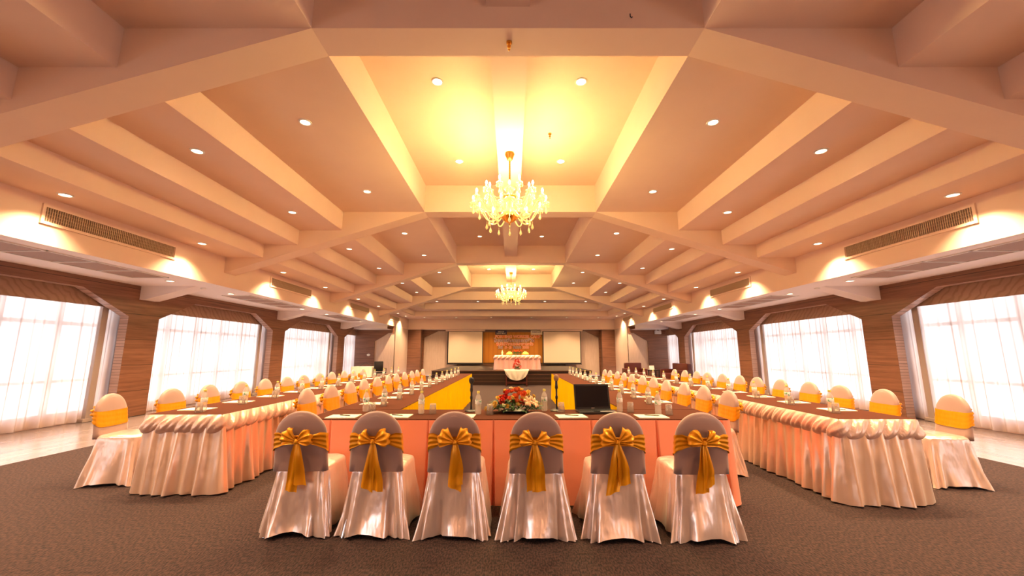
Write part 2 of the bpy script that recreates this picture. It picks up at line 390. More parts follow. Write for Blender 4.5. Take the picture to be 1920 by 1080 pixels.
# posts between curtains, curtains and pelmets
side = {-1: 'left', 1: 'right'}
wname = ['behind the camera', 'level with the camera', 'nearest window', 'second window', 'third window', 'last window']
def curtain_mesh(y0, y1, seed):
    rnd = random.Random(seed); n = int((y1-y0)/.017); ph = [rnd.uniform(0, 6.28) for _ in range(6)]
    def f(u, v):
        y = y0+(y1-y0)*u; k = 0.35+.65*v
        a = (.032*sin(y*33+ph[0]+1.3*sin(y*3+ph[1]))+.022*sin(y*19+ph[2])+.02*sin(y*7+ph[3]))*k
        return (a, y+.01*sin(y*21+ph[4])*v, 2.50+(0.03-2.50)*v+(.012*sin(y*13+ph[5]) if v == 1 else 0))
    return lambda bm: grid(bm, f, n, 7)
for s in (-1, 1):
    for wi, (a, b) in enumerate(zip(BEAMS, BEAMS[1:]+[22.4])):
        if wi < 1: continue
        y0, y1 = a+.2, b-.2
        if b > 22: y1 = 21.98
        post = b-.60 if b < 22 else None
        spans = [(y0, post-.07), (post+.07, y1)] if post else [(y0, y1)]
        for k, (p, q2) in enumerate(spans):
            bm = B(); curtain_mesh(p, q2, wi*10+k+s)(bm)
            o = link('curtain', bm, 'sheer', smooth='all', loc=(XC+s*(XW+.325), 0, 0))
            part_ = ('wide ' if k == 0 else 'narrow ') if post else ''
            tag(o, '%swhite sheer curtain over the %s on the %s' % (part_, wname[wi], side[s]), 'curtain', 'sheer curtains')
        if post:
            bm = B(); box(bm, XC+s*(XW+.325)-.045, XC+s*(XW+.325)+.045, post-.065, post+.065, 0.001, SOF, .008); box(bm, XC+s*(XW+.325)-.07, XC+s*(XW+.325)+.07, post-.13, post+.13, 0.001, .07, .01)
            struct(link('trim_%d' % tn, bm, 'mullion')); tn += 1
        bm = B(); nseg = int((y1-y0)/.05)
        grid(bm, lambda u, v: (XC+s*(XW+.235-.0*v)+.012*sin((y0+(y1-y0)*u)*16)*v, y0+(y1-y0)*u, SOF-.02-(.50)*v), nseg, 3)
        tag(link('pelmet', bm, 'pelmet', smooth='all'), 'brown patterned fabric pelmet above the curtains of the %s on the %s' % (wname[wi], side[s]), 'pelmet', 'fabric pelmets')

# fascia grilles and soffit panels
for s in (-1, 1):
    for bi, (a, b) in enumerate(zip(BEAMS[2:], BEAMS[3:]+[24.6])):
        yc = (a+b)/2 if b < 23 else 21.6
        if b > 23 : yc = 21.9
        hw = 1.06 if b < 23 else .9
        t = thing('air_grille', 'long slatted air grille on the %s fascia, %s from the camera' % (side[s], ORD[bi]), 'vent', (XC+s*XF, yc, 3.25), 0, 'fascia air grilles')
        bm = B(); sx = -s
        for z0, z1 in ((-.14, -.10), (.10, .14)): box(bm, *sorted((0, sx*.025)), -hw-.05, hw+.05, z0, z1)
        for y_ in (-hw-.05, hw+.01): box(bm, *sorted((0, sx*.025)), y_, y_+.04, -.10, .10)
        link('frame', bm, 'paint', t)
        bm = B(); box(bm, *sorted((sx*.001, sx*.006)), -hw, hw, -.10, .10); link('backing', bm, 'grille', t)
        bm = B(); n = 70
        for k in range(n): y_ = -hw+2*hw*(k+.5)/n; box(bm, *sorted((sx*.006, sx*.02)), y_-.005, y_+.005, -.10, .10)
        for z_ in (-.05, 0, .05): box(bm, *sorted((sx*.004, sx*.012)), -hw, hw, z_-.004, z_+.004)
        link('slat_grid', bm, 'slat', t)
        if b > 23: continue
        t = thing('ceiling_vent', 'flat grey four-section vent in the %s aisle soffit, %s from the camera' % (side[s], ORD[bi]), 'vent', (XC+s*7.06, yc, SOF), 0, 'soffit vents')
        bm = B()
        for y_ in (-1.40, -.70, 0, .70, 1.38): box(bm, -.36, .36, y_-.012, y_+.012, -.018, 0.002)
        for x_ in (-.36, .34): box(bm, x_, x_+.02, -1.41, 1.39, -.018, .002)
        link('frame', bm, 'white_plastic', t)
        for k in range(4):
            bm = B(); box(bm, -.34, .34, -1.39+.70*k, -.71+.70*k, -.008, 0.001); link('vent_panel', bm, 'vent', t)

# ------------------------------------------------------------------ downlights
dl = {}
def downlight(x, y, z, label, watts=SPOT_W, group='recessed ceiling downlights', tray=False, r=.062, ang=118):
    key = 'tray' if tray else 'std'
    if key not in dl:
        t = thing('downlight', label, 'light', (x, y, z), 0, group)
        bm = B(); lathe(bm, [(r, -.001), (r+.004, -.012), (r+.022, -.010), (r+.026, -.001)], 24); link('trim_ring', bm, 'white_plastic', t, True)
        bm = B(); lathe(bm, [(0, -.004), (r, -.004)], 24); link('lens', bm, 'tray_lens' if tray else 'lens', t)
        dl[key] = t
    else:
        t = dup(dl[key], (x, y, z), 0, label)
    L = bpy.data.lights.new('downlight_lamp', 'SPOT'); L.energy = watts; L.color = WARM if not tray else (1, .74, .38)
    L.spot_size = radians(ang); L.spot_blend = 1.0; L.shadow_soft_size = .03
    o = bpy.data.objects.new('downlight_lamp', L); COL.objects.link(o); o.parent = t; o.location = (0, 0, -.03)
rows_ = [(2.86, 4.555, 'inner'), (4.32, 4.12, 'middle'), (6.03, 3.48, 'outer')]
for s in (-1, 1):
    for xr, z, nm in rows_:
        k = 0
        for yb in BEAMS[0:5]:
            for dy in (1.45, 3.88):
                y = yb+dy
                if yb < 3: 
                    k += 0; lab = '%s downlight of the %s ceiling in the bay %s the camera, %s' % (nm, side[s], 'behind' if yb < -3 else 'above', 'near' if dy < 2 else 'far')
                else:
                    k += 1; lab = 'downlight, %s along the %s strip of the %s ceiling' % (ORD[k-1], nm, side[s])
                downlight(XC+s*xr, y, z, lab, SPOT_W*(1 if yb > 3 else .7 if yb > -3 else 1.0)*(.55 if nm == 'outer' and yb > 3 else 1))
    k = 0
    for yb in BEAMS[2:]:
        for dy in (-.85, .95) if yb < 19 else (-.85,):
            if yb < 4 and dy < 0: continue
            k += 1
            downlight(XC+s*7.0, yb+dy, SOF, 'recessed downlight, %s along the low %s aisle soffit' % (ORD[k-1], side[s]), SPOT_W*.25)
for yb, pos in ((3.71, 'first'), (8.96, 'second'), (14.21, 'third')):
    for dy, d in ((1.47, 'near'), (3.88, 'far')):
        for s in (-1, 1):
            downlight(XC+s*1.03, yb+dy, 5.2, 'bright downlight, %s %s corner of the %s ceiling tray from the camera' % (d, side[s], pos), TRAY_W if pos != 'second' else SPOT_W*.7, 'ceiling tray downlights', tray=(pos != 'second'))
for z, y, nm, X_ in ((4.12, 21.35, 'upper', (-4.0, -1.8, 1.8, 4.0)), (3.48, 23.9, 'lower', (-5.2, -3.3, -1.2, 1.2, 3.3, 5.2))):
    for k, x in enumerate(X_):
        downlight(XC+x, y, z, 'small downlight, %s from the left in the %s step above the stage' % (ORD[k], nm), SPOT_W*.7)
for s in (-1, 1):
    downlight(XC+s*6.05, 21.3, 3.48, 'recessed downlight at the far end of the %s fascia beside the stage' % side[s], SPOT_W*.7)
    downlight(XC+s*6.05, 22.9, 3.48, 'last recessed downlight of the %s fascia, in the stage corner' % side[s], SPOT_W*.7)

# ------------------------------------------------------------------ chandeliers
def chandelier(y, label):
    t = thing('chandelier', label, 'chandelier', (XC, y, 4.8), 0, 'crystal chandeliers')
    bm = B(); lathe(bm, [(0, 0), (.075, 0), (.085, -.03), (.06, -.09), (.045, -.13), (.02, -.15), (0, -.15)], 20); link('canopy', bm, 'brass', t, True)
    bm = B(); n = 22
    lathe(bm, [(0.0, -.14)]+[(.012+.006*(k % 2), -.15-.45*k/n) for k in range(n+1)]+[(0, -.6)], 10); link('rod', bm, 'brass', t, True)
    bm = B(); lathe(bm, [(0, -.6), (.04, -.62), (.10, -.66), (.05, -.70), (.035, -.76), (.07, -.82), (.12, -.86), (.06, -.90), (.05, -1.0), (.10, -1.06), (.13, -1.10), (.1, -1.13), (0, -1.13)], 16)
    link('glass_column', bm, 'crystal', t, True)
    bm = B(); lathe(bm, [(.02, -1.12), (.15, -1.15), (.155, -1.17), (.12, -1.21), (.06, -1.25), (.02, -1.27), (.012, -1.31), (0, -1.32)], 20); link('bowl', bm, 'brass', t, True)
    bm = B(); lathe(bm, [(.10, -.80), (.13, -.815), (.10, -.83)], 16); link('brass_collar', bm, 'brass', t, True)
    protos = {}
    def armset(kind, R, z0, zb, n, off):
        # arm in local xz plane
        pts = []
        for k in range(17):
            q_ = k/16
            x = .10+(R-.10)*q_
            z = z0 - (zb)*sin(pi*min(1, q_*1.25))*(1 if q_ < .8 else 1) + (.16)*max(0, q_-.55)/.45
            pts.append((x, 0, z))
        ab = B(); tube(ab, pts, [.013-.004*k/16 for k in range(17)], 8)
        me = None
        zt = pts[-1][2]
        for i in range(n):
            a = 2*pi*(i+off)/n
            if me is None:
                o = link('arm', ab, 'crystal', t, True); me = o
                bm = B(); lathe(bm, [(.0, -.01), (.05, 0), (.058, .012), (.02, .018), (.017, .07), (0, .07)], 12, R, 0, zt); c = link('candle_cup', bm, 'crystal', o, True)
                bm = B(); lathe(bm, [(0, .07), (.014, .085), (.017, .105), (.010, .13), (0, .145)], 10, R, 0, zt); link('bulb', bm, 'bulb', o, True)
                bm = B()
                for k in range(8):
                    aa = 2*pi*k/8; cx_, cy_ = R+.052*cos(aa), .052*sin(aa)
                    lathe(bm, [(0, 0), (.006, -.012), (0, -.024), (.008, -.036), (.011, -.05), (0, -.066)], 6, cx_, cy_, zt)
                link('crystal_fringe', bm, 'crystal', o)
                bm = B(); zz = min(p[2] for p in pts); xx = R*.62
                lathe(bm, [(0, 0), (.004, -.01), (.004, -.05), (.012, -.07), (.022, -.10), (.024, -.12), (.012, -.14), (0, -.15)], 8, xx, 0, zz); link('crystal_drop', bm, 'crystal', o)
                bm = B(); lathe(bm, [(0, 0), (.004, -.01), (.004, -.06), (.012, -.09), (.022, -.12), (.024, -.14), (.012, -.16), (0, -.17)], 8, R, 0, zt-.02); link('crystal_drop', bm, 'crystal', o)
                bm = B()
                for k in range(9):
                    q_ = k/8; zz2 = z0+.12-(.12+.10*sin(pi*q_))*1-0.0+(.10*q_)
                    lathe(bm, [(0, .012), (.010, 0), (0, -.012)], 6, .12+(R-.14)*q_, 0, zz2+.09)
                tube(bm, [(.12+(R-.14)*k/8, 0, z0+.21-(.12+.10*sin(pi*k/8))+.10*k/8) for k in range(9)], .003, 5)
                link('bead_chain', bm, 'crystal', o)
                first = o; o.rotation_euler = (0, 0, a)
            else:
                o = first.copy(); COL.objects.link(o); o.rotation_euler = (0, 0, a)
                for g in list(first.children):
                    if g.type == 'LIGHT': continue
                    d = g.copy(); COL.objects.link(d); d.parent = o
            L = bpy.data.lights.new('candle_lamp', 'POINT'); L.energy = CHAND_W; L.color = GOLD; L.shadow_soft_size = .02
            lo = bpy.data.objects.new('candle_lamp', L); COL.objects.link(lo); lo.parent = o; lo.location = (R, 0, zt+.18)
    armset('lower', .62, -1.08, .16, 12, 0)
    armset('upper', .42, -.88, .10, 8, .5)
    return t
chandelier(6.5, 'large crystal chandelier with lit candle bulbs hanging nearest the camera')
chandelier(16.9, 'crystal chandelier hanging farther down the hall towards the stage')

# ------------------------------------------------------------------ tables
def path_pts(x0, x1, y0, y1, step, sides):
    """points with outward normals along the chosen sides of a rectangle, in one open run"""
    C = {'W': ((x0, y1), (x0, y0), (-1, 0)), 'S': ((x0, y0), (x1, y0), (0, -1)), 'E': ((x1, y0), (x1, y1), (1, 0)), 'N': ((x1, y1), (x0, y1), (0, 1))}
    out = []; d = 0
    for sd in sides:
        a, b, n = C[sd]; L = sqrt((b[0]-a[0])**2+(b[1]-a[1])**2); k = max(2, int(L/step))
        for i in range(k+(1 if sd == sides[-1] else 0)):
            t_ = i/k; out.append([a[0]+(b[0]-a[0])*t_, a[1]+(b[1]-a[1])*t_, n[0], n[1], d+L*t_])
        d += L
    # smooth the normals near corners
    P = out; N = [(p[2], p[3]) for p in P]
    for _ in range(4):
        N = [((N[max(i-1, 0)][0]+N[i][0]+N[min(i+1, len(N)-1)][0])/3, (N[max(i-1, 0)][1]+N[i][1]+N[min(i+1, len(N)-1)][1])/3) for i in range(len(N))]
    closed = len(sides) == 4
    for p, n in zip(P, N): p[2], p[3] = n
    return P, d
def skirt(x0, x1, y0, y1, sides, z1, amp, pitch, flare, mt, name, parent, seed=0, step=.02, z0=.008, sharp=.5, nv=8, box_pleat=False):
    rnd = random.Random(seed); P, D = path_pts(x0, x1, y0, y1, step, sides)
    np_ = int(D/pitch)+3; jit = [rnd.uniform(-.25, .25) for _ in range(np_)]; am = [rnd.uniform(.6, 1.25) for _ in range(np_)]
    bm = B(); rows = []
    for j in range(nv+1):
        v = j/nv; row = []
        for x, y, nx, ny, d in P:
            u = d/pitch; i = int(u); f = u-i
            ph = f+jit[i]*.4*sin(pi*f)+.10*v*sin(u*.7)
            w_ = (0.5-0.5*cos(2*pi*ph))**sharp
            if box_pleat:
                g_ = min(f, 1-f)*pitch; hw_ = .006+.020*v*am[i]; w_ = min(1, max(0, (g_-hw_*.35)/(hw_*.65)))
            off = .004+flare*v**1.2*(.7+.5*sin(u*1.7+jit[i]))+amp*w_*am[i]*(.3+.7*v)
            row.append(bm.verts.new((x+nx*off, y+ny*off, z1+(z0-z1)*v+(.012*w_ if j == nv else 0))))
        rows.append(row)
    for a, b in zip(rows, rows[1:]):
        for i in range(len(a)-1): bm.faces.new((a[i], a[i+1], b[i+1], b[i]))
    return link(name, bm, mt, parent, 'all')
def valance(x0, x1, y0, y1, sides, z1, h, pitch, mt, name, parent, seed=0, dirn=1, bulge=.06, flat=1.0):
    rnd = random.Random(seed); P, D = path_pts(x0, x1, y0, y1, .0125, sides)
    n = max(1, round(D/pitch)); pitch = D/n; js = [rnd.uniform(.85, 1.15) for _ in range(n+2)]
    bm = B(); rows = []; nv = 14
    for j in range(nv+1):
        v = j/nv; row = []
        for x, y, nx, ny, d in P:
            u = d/pitch + dirn*.55*v+.08*sin(d*7); i = int(u+2); f = (u % 1.0)
            petal = min(1.0, (1-f)**.45*min(1, f*9)**.6*1.12)
            crease = .010*sin(f*17+v*5+i)*sin(pi*f)*sin(pi*v)
            body = sin(pi*min(1, v**1.35*1.0))**.6
            off = .006+bulge*js[i % (n+2)]*(.06+.94*petal)*body+crease
            z = z1-(h*(.84+.16*petal*flat))*v
            row.append(bm.verts.new((x+nx*off, y+ny*off, z)))
        rows.append(row)
    for a, b in zip(rows, rows[1:]):
        for i in range(len(a)-1): bm.faces.new((a[i], a[i+1], b[i+1], b[i]))
    return link(name, bm, mt, parent, 'all')
def rounded_slab(bm, x0, x1, y0, y1, z0, z1, r=.006): box(bm, x0, x1, y0, y1, z0, z1, r)
TZ = .75
def table(name, label, x0, x1, y0, y1):
    cx_, cy_ = (x0+x1)/2, (y0+y1)/2
    t = thing(name, label, 'table', (cx_, cy_, 0)); hx, hy = (x1-x0)/2, (y1-y0)/2
    bm = B(); rounded_slab(bm, -hx, hx, -hy, hy, TZ-.028, TZ-.004, .004); link('tabletop', bm, 'dark_wood', t)
    bm = B(); rounded_slab(bm, -hx-.004, hx+.004, -hy-.004, hy+.004, TZ-.006, TZ, .002); link('runner', bm, 'runner', t)['label'] = 'dark brown runner'
    for sx in (-1, 1):
        for sy in (-1, 1):
            bm = B(); tube(bm, [(sx*(hx-.08), sy*(hy-.12), 0), (sx*(hx-.08), sy*(hy-.12), TZ-.03)], .014, 8); link('leg', bm, 'chrome', t)
    return t, hx, hy
# outer rows with satin skirt and puffed swags
for s, (x0, x1, y0, y1) in ((-1, (-3.66, -2.90, 4.16, 12.5)), (1, (3.04, 3.76, 3.87, 12.5))):
    t, hx, hy = table('banquet_table', 'long outer table on the %s with cream satin skirt and puffed swag valance' % side[s], x0, x1, y0, y1)
    sd = ['W', 'S', 'E']
    skirt(-hx, hx, -hy, hy, sd, TZ-.12, .078, .135, .03, 'table_satin', 'pleated_skirt', t, 3+s, .0125, sharp=1.2)
    valance(-hx, hx, -hy, hy, sd, TZ-.002, .185, .165, 'valance_satin', 'swag_valance', t, 5+s, dirn=1 if s < 0 else 1)
# inner rows
for s, (x0, x1) in ((-1, (-1.93, -1.22)), (1, (1.21, 2.0))):
    t, hx, hy = table('conference_table', 'long inner table on the %s with bright yellow skirt on its inner side' % side[s], x0, x1, 4.53, 12.4)
    if s < 0:
        skirt(-hx, hx, -hy, hy, ['N', 'W'], TZ-.004, .008, .30, .01, 'pink_skirt', 'pink_skirt', t, 1, .02)['label'] = 'coral pink skirt'
        bm = B(); skirt(-hx, hx, -hy, hy, ['E', 'N'], TZ-.004, .034, .085, .01, 'yellow_skirt', 'yellow_skirt', t, 2, .01)['label'] = 'bright yellow skirt'
    else:
        skirt(-hx, hx, -hy, hy, ['E', 'N'], TZ-.004, .008, .30, .01, 'pink_skirt', 'pink_skirt', t, 1, .02)['label'] = 'coral pink skirt'
        bm = B(); skirt(-hx, hx, -hy, hy, ['N', 'W'], TZ-.004, .034, .085, .01, 'yellow_skirt', 'yellow_skirt', t, 2, .01)['label'] = 'bright yellow skirt'
# head table facing the camera
t, hx, hy = table('head_table', 'head table in front with coral pink pleated skirt and dark brown top', -1.93, 2.0, 3.86, 4.50)
skirt(-hx, hx, -hy, hy, ['W', 'S', 'E'], TZ-.005, .055, .30, .004, 'pink_skirt', 'pleated_skirt', t, 9, .006, box_pleat=True)

# ------------------------------------------------------------------ chairs
def chair_proto(label, cat_group, loc, rz, seed, legs=True):
    rnd = random.Random(seed)
    t = thing('banquet_chair', label, 'chair', loc, rz, cat_group)
    rec = .13; zb = .46
    def hw(z):
        if z < .72: return .207-.012*(z-zb)/(.72-zb)
        k = (z-.72)/.192; return .195*sqrt(max(0, 1-k*k))
    def ring_y(z): return -(z-zb)*rec
    # outline of the arched back
    out = [(-hw(zb), zb)]
    for k in range(1, 7): z = zb+(.72-zb)*k/6; out.append((-hw(z), z))
    for k in range(1, 24): a = pi-pi*k/24; out.append((.195*cos(a), .72+.192*sin(a)))
    for k in range(6, -1, -1): z = zb+(.72-zb)*k/6; out.append((hw(z), z))
    bm = B(); layers = []
    for dy, ins in ((0, .032), (.004, .014), (.014, .003), (.027, 0), (.042, .003), (.052, .014), (.056, .032)):
        lay = []
        for x, z in out:
            cx_, cz_ = 0, .66; L = sqrt((x-cx_)**2+(z-cz_)**2)
            fx, fz = (x-cx_)/L, (z-cz_)/L
            X, Z = x-fx*ins, (z-fz*ins if z > .5 else z)
            lay.append(bm.verts.new((X, ring_y(Z)+dy-.0, Z)))
        layers.append(lay)
    for a, b in zip(layers, layers[1:]):
        n = len(a)
        for i in range(n): bm.faces.new((a[i], a[(i+1) % n], b[(i+1) % n], b[i]))
    def capface(lay, sgn):
        # fill by horizontal strips, gently bulged
        n = len(lay); m_ = n//2; prev = None; K = 12
        for i in range(m_):
            L_, R_ = lay[i], lay[n-1-i]; row = [L_]
            for k in range(1, K):
                p = L_.co.lerp(R_.co, k/K); p.y += sgn*.007*sin(pi*k/K)*min(1, (len(lay)/2-i)/6); row.append(bm.verts.new(p))
            row.append(R_)
            if prev:
                for k in range(K): bm.faces.new((prev[k], prev[k+1], row[k+1], row[k]))
            prev = row
        if n % 2: 
            c = lay[m_]
            for k in range(K): bm.faces.new((prev[k], prev[k+1], c))
    capface(layers[0], -1); capface(layers[-1], 1)
    bmesh.ops.recalc_face_normals(bm, faces=bm.faces[:])
    link('back_cover', bm, 'stretch', t, 'all')
    # seat cover and flowing skirt
    bm = B(); NU = 132; NV = 14
    ph = [rnd.uniform(0, 6.28) for _ in range(8)]
    def shp(u):
        a = 2*pi*u-pi/2
        c_, s_ = cos(a), sin(a); e = .42
        return (abs(c_)**e*(1 if c_ > 0 else -1), abs(s_)**e*(1 if s_ > 0 else -1), a)
    def f(u, v):
        sx_, sy_, a = shp(u); corner = abs(sin(2*a))
        back = max(0, -sin(a))
        A = .214+.050*v**1.15; Bq = .222+.045*v**1.1
        tw = .012*v*sin(3*a+ph[6])
        fold = .016*v**.7*sin(13*a+ph[0]+1.5*sin(3*a+ph[1])+1.4*v)+.013*v*sin(23*a+ph[2]+2.5*v*sin(ph[3]))+.018*v*sin(6*a+ph[4]+2.0*v*sin(ph[5]))
        cor = .02*v**1.3*corner**3
        r_ = 1+(fold+cor+tw)/.25
        x = sx_*A*r_; y = .225+sy_*Bq*r_
        z = .465*(1-v)+.002*v
        if v > 0.5: z += (.034*(1-corner**.8)+.006*sin(9*a+ph[5]))*((v-.5)*2)**2 + .003*v
        z += .03*back**3*(1-v)**3
        return (x, y, max(z, .004))
    rows = grid(bm, f, NU, NV, closed=True)
    # seat top
    prev = rows[0]
    for k, (sc_, dz) in enumerate(((.96, .018), (.85, .030), (.5, .036))):
        cur = []
        for vtx in prev if k == 0 else prev:
            pass
        for vtx in rows[0]:
            x, y, z = vtx.co; cur.append(bm.verts.new((x*sc_, .225+(y-.225)*sc_, .465+dz)))
        for i in range(NU): bm.faces.new((prev[(i+1) % NU], prev[i], cur[i], cur[(i+1) % NU]))
        prev = cur
    bm.faces.new(prev); bmesh.ops.recalc_face_normals(bm, faces=bm.faces[:])
    link('skirt_cover', bm, 'satin', t, 'all')
    # sash band around the back
    bm = B(); NS = 96
    def sb(u, v):
        a = 2*pi*u; c_, s_ = cos(a), sin(a); e = .30
        front = .5+.5*s_
        ztop = .755-.02*front; zbot = .645-.075*front
        rear = max(0, -s_)**3 * max(0, 1-abs(c_)*2.2)
        zc = (ztop+zbot)/2; hz = (ztop-zbot)/2*(1-.45*rear)
        z = zc+hz*(1-2*v)
        w_ = hw(z)+.006
        x = w_*abs(c_)**e*(1 if c_ > 0 else -1); y = ring_y(z)+.0265+(.034+.010*(1-abs(x)/w_))*abs(s_)**.5*(1 if s_ > 0 else -1)
        rip = .005*sin(v*21+sin(a*2)*1.2+ph[7])*(1 if s_ < .2 else .25)
        y += rip*(1 if s_ > 0 else -1); x += rip*.3*(1 if c_ > 0 else -1)
        return (x, y, z)
    rr = grid(bm, sb, NS, 12, closed=True)
    sash = link('sash', bm, 'gold_sash', t, 'all')
    kx = rnd.uniform(-.025, .02); kz = .70+rnd.uniform(-.008, .01); ky = ring_y(kz)-.035
    # bow loops
    for sgn in (-1, 1):
        bm = B(); R = rnd.uniform(.108, .130); lift = rnd.uniform(.02, .26)
        def wing(u, v, side_=1):
            ang = radians(-22)+radians(78)*u+lift
            rr_ = R*(.93+.12*sin(pi*u)+.05*sin(u*19+ph[2]))
            r_ = rr_*sin(pi/2*v)**.9 if True else 0
            x = kx+sgn*r_*cos(ang); z = kz+r_*sin(ang)
            y = ky-.012-.030*sin(pi*v)**.8+.015*sin(u*20+ph[3])*v+.006*side_
            return x, y, z
        grid(bm, lambda u, v: wing(u, v, -1-1.6*sin(pi*v)*sin(pi*u)), 26, 10); grid(bm, lambda u, v: wing(u, v, 1), 26, 10)
        bmesh.ops.remove_doubles(bm, verts=bm.verts[:], dist=.0008)
        link('bow_loop', bm, 'gold_sash', sash, 'all')
    bm = B(); lathe(bm, [(0, .02), (.012, .017), (.018, .005), (.018, -.006), (.013, -.016), (0, -.02)], 12)
    for vtx in bm.verts: vtx.co.x += .003*sin(vtx.co.z*300); 
    link('bow_knot', bm, 'gold_sash', sash, True, loc=(kx, ky-.022, kz))
    for sgn in (-1, 1):
        bm = B(); Lt = rnd.uniform(.27, .36); ax = rnd.uniform(-.02, .035)*1.0+sgn*.012; wd = rnd.uniform(.030, .042); tilt = rnd.uniform(-.02, .02)
        p0, p1 = rnd.uniform(0, 6), rnd.uniform(0, 6)
        def tail(u, v):
            w_ = (.012+wd*min(1, v*1.6)**.7)
            x = kx+sgn*.012*v**.4+ax*v+(u-.5)*2*w_+.008*sin(v*6+p0)*v
            z = kz-.008-Lt*v+(tilt*(u-.5)*2)*(v**4)
            y = -.044+ring_y(kz)*(1-v)**1.2*.9-.016*sin(pi*min(1, v*1.3))-.008*sin(u*9+p1+v*2)*min(1, v*4) - .02*max(0, v-.55) - (.006 if sgn > 0 else 0)
            return (x, y, z)
        grid(bm, tail, 12, 22)
        link('sash_tail', bm, 'gold_sash', sash, 'all')
    if legs:
        for sx in (-1, 1):
            bm = B(); tube(bm, [(sx*.215, -.012, 0), (sx*.19, .03, .2), (sx*.17, .05, .44)], .011, 8); link('leg', bm, 'chrome', t, True)
            bm = B(); tube(bm, [(sx*.20, .45, 0), (sx*.17, .40, .44)], .011, 8); link('leg', bm, 'chrome', t, True)
    return t
front_x = [-1.63, -1.045, -.44, .185, .80, 1.425]
front_y = [3.25, 3.24, 3.22, 3.19, 3.18, 3.17]
pos_n = ['leftmost', 'second from left', 'third from left', 'third from right', 'second from right', 'rightmost']
fr_rot = [.02, -.01, 0, .01, -.03, .02]
for i in range(6):
    chair_proto('chair with gold bow at the head table, %s of the six backs' % pos_n[i], 'chairs at the head table', (front_x[i], front_y[i], 0), fr_rot[i], 20+i)
def row(xs_fn, ys_, rz, rowname, group, seed, nmax):
    protos = []
    for i, y in enumerate(ys_):
        lab = 'gold-sashed chair, %s from the camera in the %s' % (ORD[i], rowname)
        jr = random.Random(seed+i*7).uniform(-.04, .04)
        if i == 0: jr += .12 if rz < 0 else -.12
        if 'inner' in rowname and i == 0: jr = 0
        if len(protos) < 2: protos.append(chair_proto(lab, group, (xs_fn(i), y, 0), rz+jr, seed+i, legs=False))
        else: dup(protos[i % 2], (xs_fn(i), y, 0), rz+jr, lab, group)
row(lambda i: -4.44 if i == 0 else (-4.35+.02*(i % 2)), [4.60]+[5.27+.665*i for i in range(11)], -pi/2, 'outer row on the left', 'chairs of the left outer row', 40, 12)
row(lambda i: 4.80 if i == 0 else (4.66-.02*(i % 3)), [4.52]+[5.16+.65*i for i in range(11)], pi/2, 'outer row on the right', 'chairs of the right outer row', 60, 12)
row(lambda i: -2.58+.01*(i % 3), [5.22+.665*i for i in range(11)], -pi/2, 'inner row on the left', 'chairs of the left inner row', 80, 12)
row(lambda i: 2.60+.012*(i % 3), [4.98+.66*i for i in range(11)], pi/2, 'inner row on the right', 'chairs of the right inner row', 100, 12)

# ------------------------------------------------------------------ table settings
pro = {}
def bottle(x, y, label, group, sc=1):
    if 'bottle' in pro: return dup(pro['bottle'], (x, y, TZ), random.uniform(0, 6), label, group)
    t = thing('water_bottle', label, 'bottle', (x, y, TZ), 0, group)
    bm = B(); prof = [(0, .002), (.024, 0), (.030, .006), (.031, .014), (.029, .02), (.031, .026), (.031, .045), (.0285, .052), (.031, .06), (.0285, .068), (.031, .076), (.031, .125), (.030, .15), (.027, .165), (.020, .182), (.0125, .196), (.0125, .206)]
    lathe(bm, prof, 18); link('body', bm, 'clear_plastic', t, 'all')
    bm = B(); lathe(bm, [(.0315, .098), (.0318, .099), (.0318, .142), (.0308, .143)], 18); link('label_band', bm, 'bottle_label', t, 'all')
    bm = B(); lathe(bm, [(.0145, .203), (.0152, .205), (.0152, .222), (.013, .225), (0, .225)], 14); link('cap', bm, 'yellow_cap', t, True)
    pro['bottle'] = t; return t
def tumbler(x, y, label, group):
    if 'tumbler' in pro: return dup(pro['tumbler'], (x, y, TZ), 0, label, group)
    bm = B(); lathe(bm, [(.035, .001), (.0365, .001), (.030, .098), (.028, .101), (0, .101), (0, .090), (.027, .088), (.033, .004), (.035, .001)], 18)
    o = link('tumbler', bm, 'tumbler_glass', None, 'all', loc=(x, y, TZ)); tag(o, label, 'glass', group); pro['tumbler'] = o; return o
def pad(x, y, rz, label, group, w_=.21, h_=.28):
    if 'pad' in pro: return dup(pro['pad'], (x, y, TZ), rz, label, group)
    bm = B(); box(bm, -w_/2, w_/2, -h_/2, h_/2, .0005, .006)
    for k in range(3): box(bm, -w_/2+.001*k, w_/2-.001*k, -h_/2+.0005*k, h_/2-.0007*k, .006+.0006*k, .0064+.0006*k)
    o = link('notepad', bm, 'paper', None, loc=(x, y, TZ), rot=(0, 0, rz)); tag(o, label, 'notepad', group); pro['pad'] = o; return o
def pen(x, y, rz, label, group):
    if 'pen' in pro: return dup(pro['pen'], (x, y, TZ+.009), rz, label, group)
    t = thing('pen', label, 'pen', (x, y, TZ+.009), rz, group)
    bm = B(); tube(bm, [(-.07, 0, .0045), (-.062, 0, .0045), (.055, 0, .0045), (.07, 0, .003)], [.003, .0045, .0045, .0012], 8); link('barrel', bm, 'black_plastic', t, True)
    bm = B(); box(bm, -.066, -.03, -.001, .001, .008, .0095); link('clip', bm, 'chrome', t); pro['pen'] = t; return t
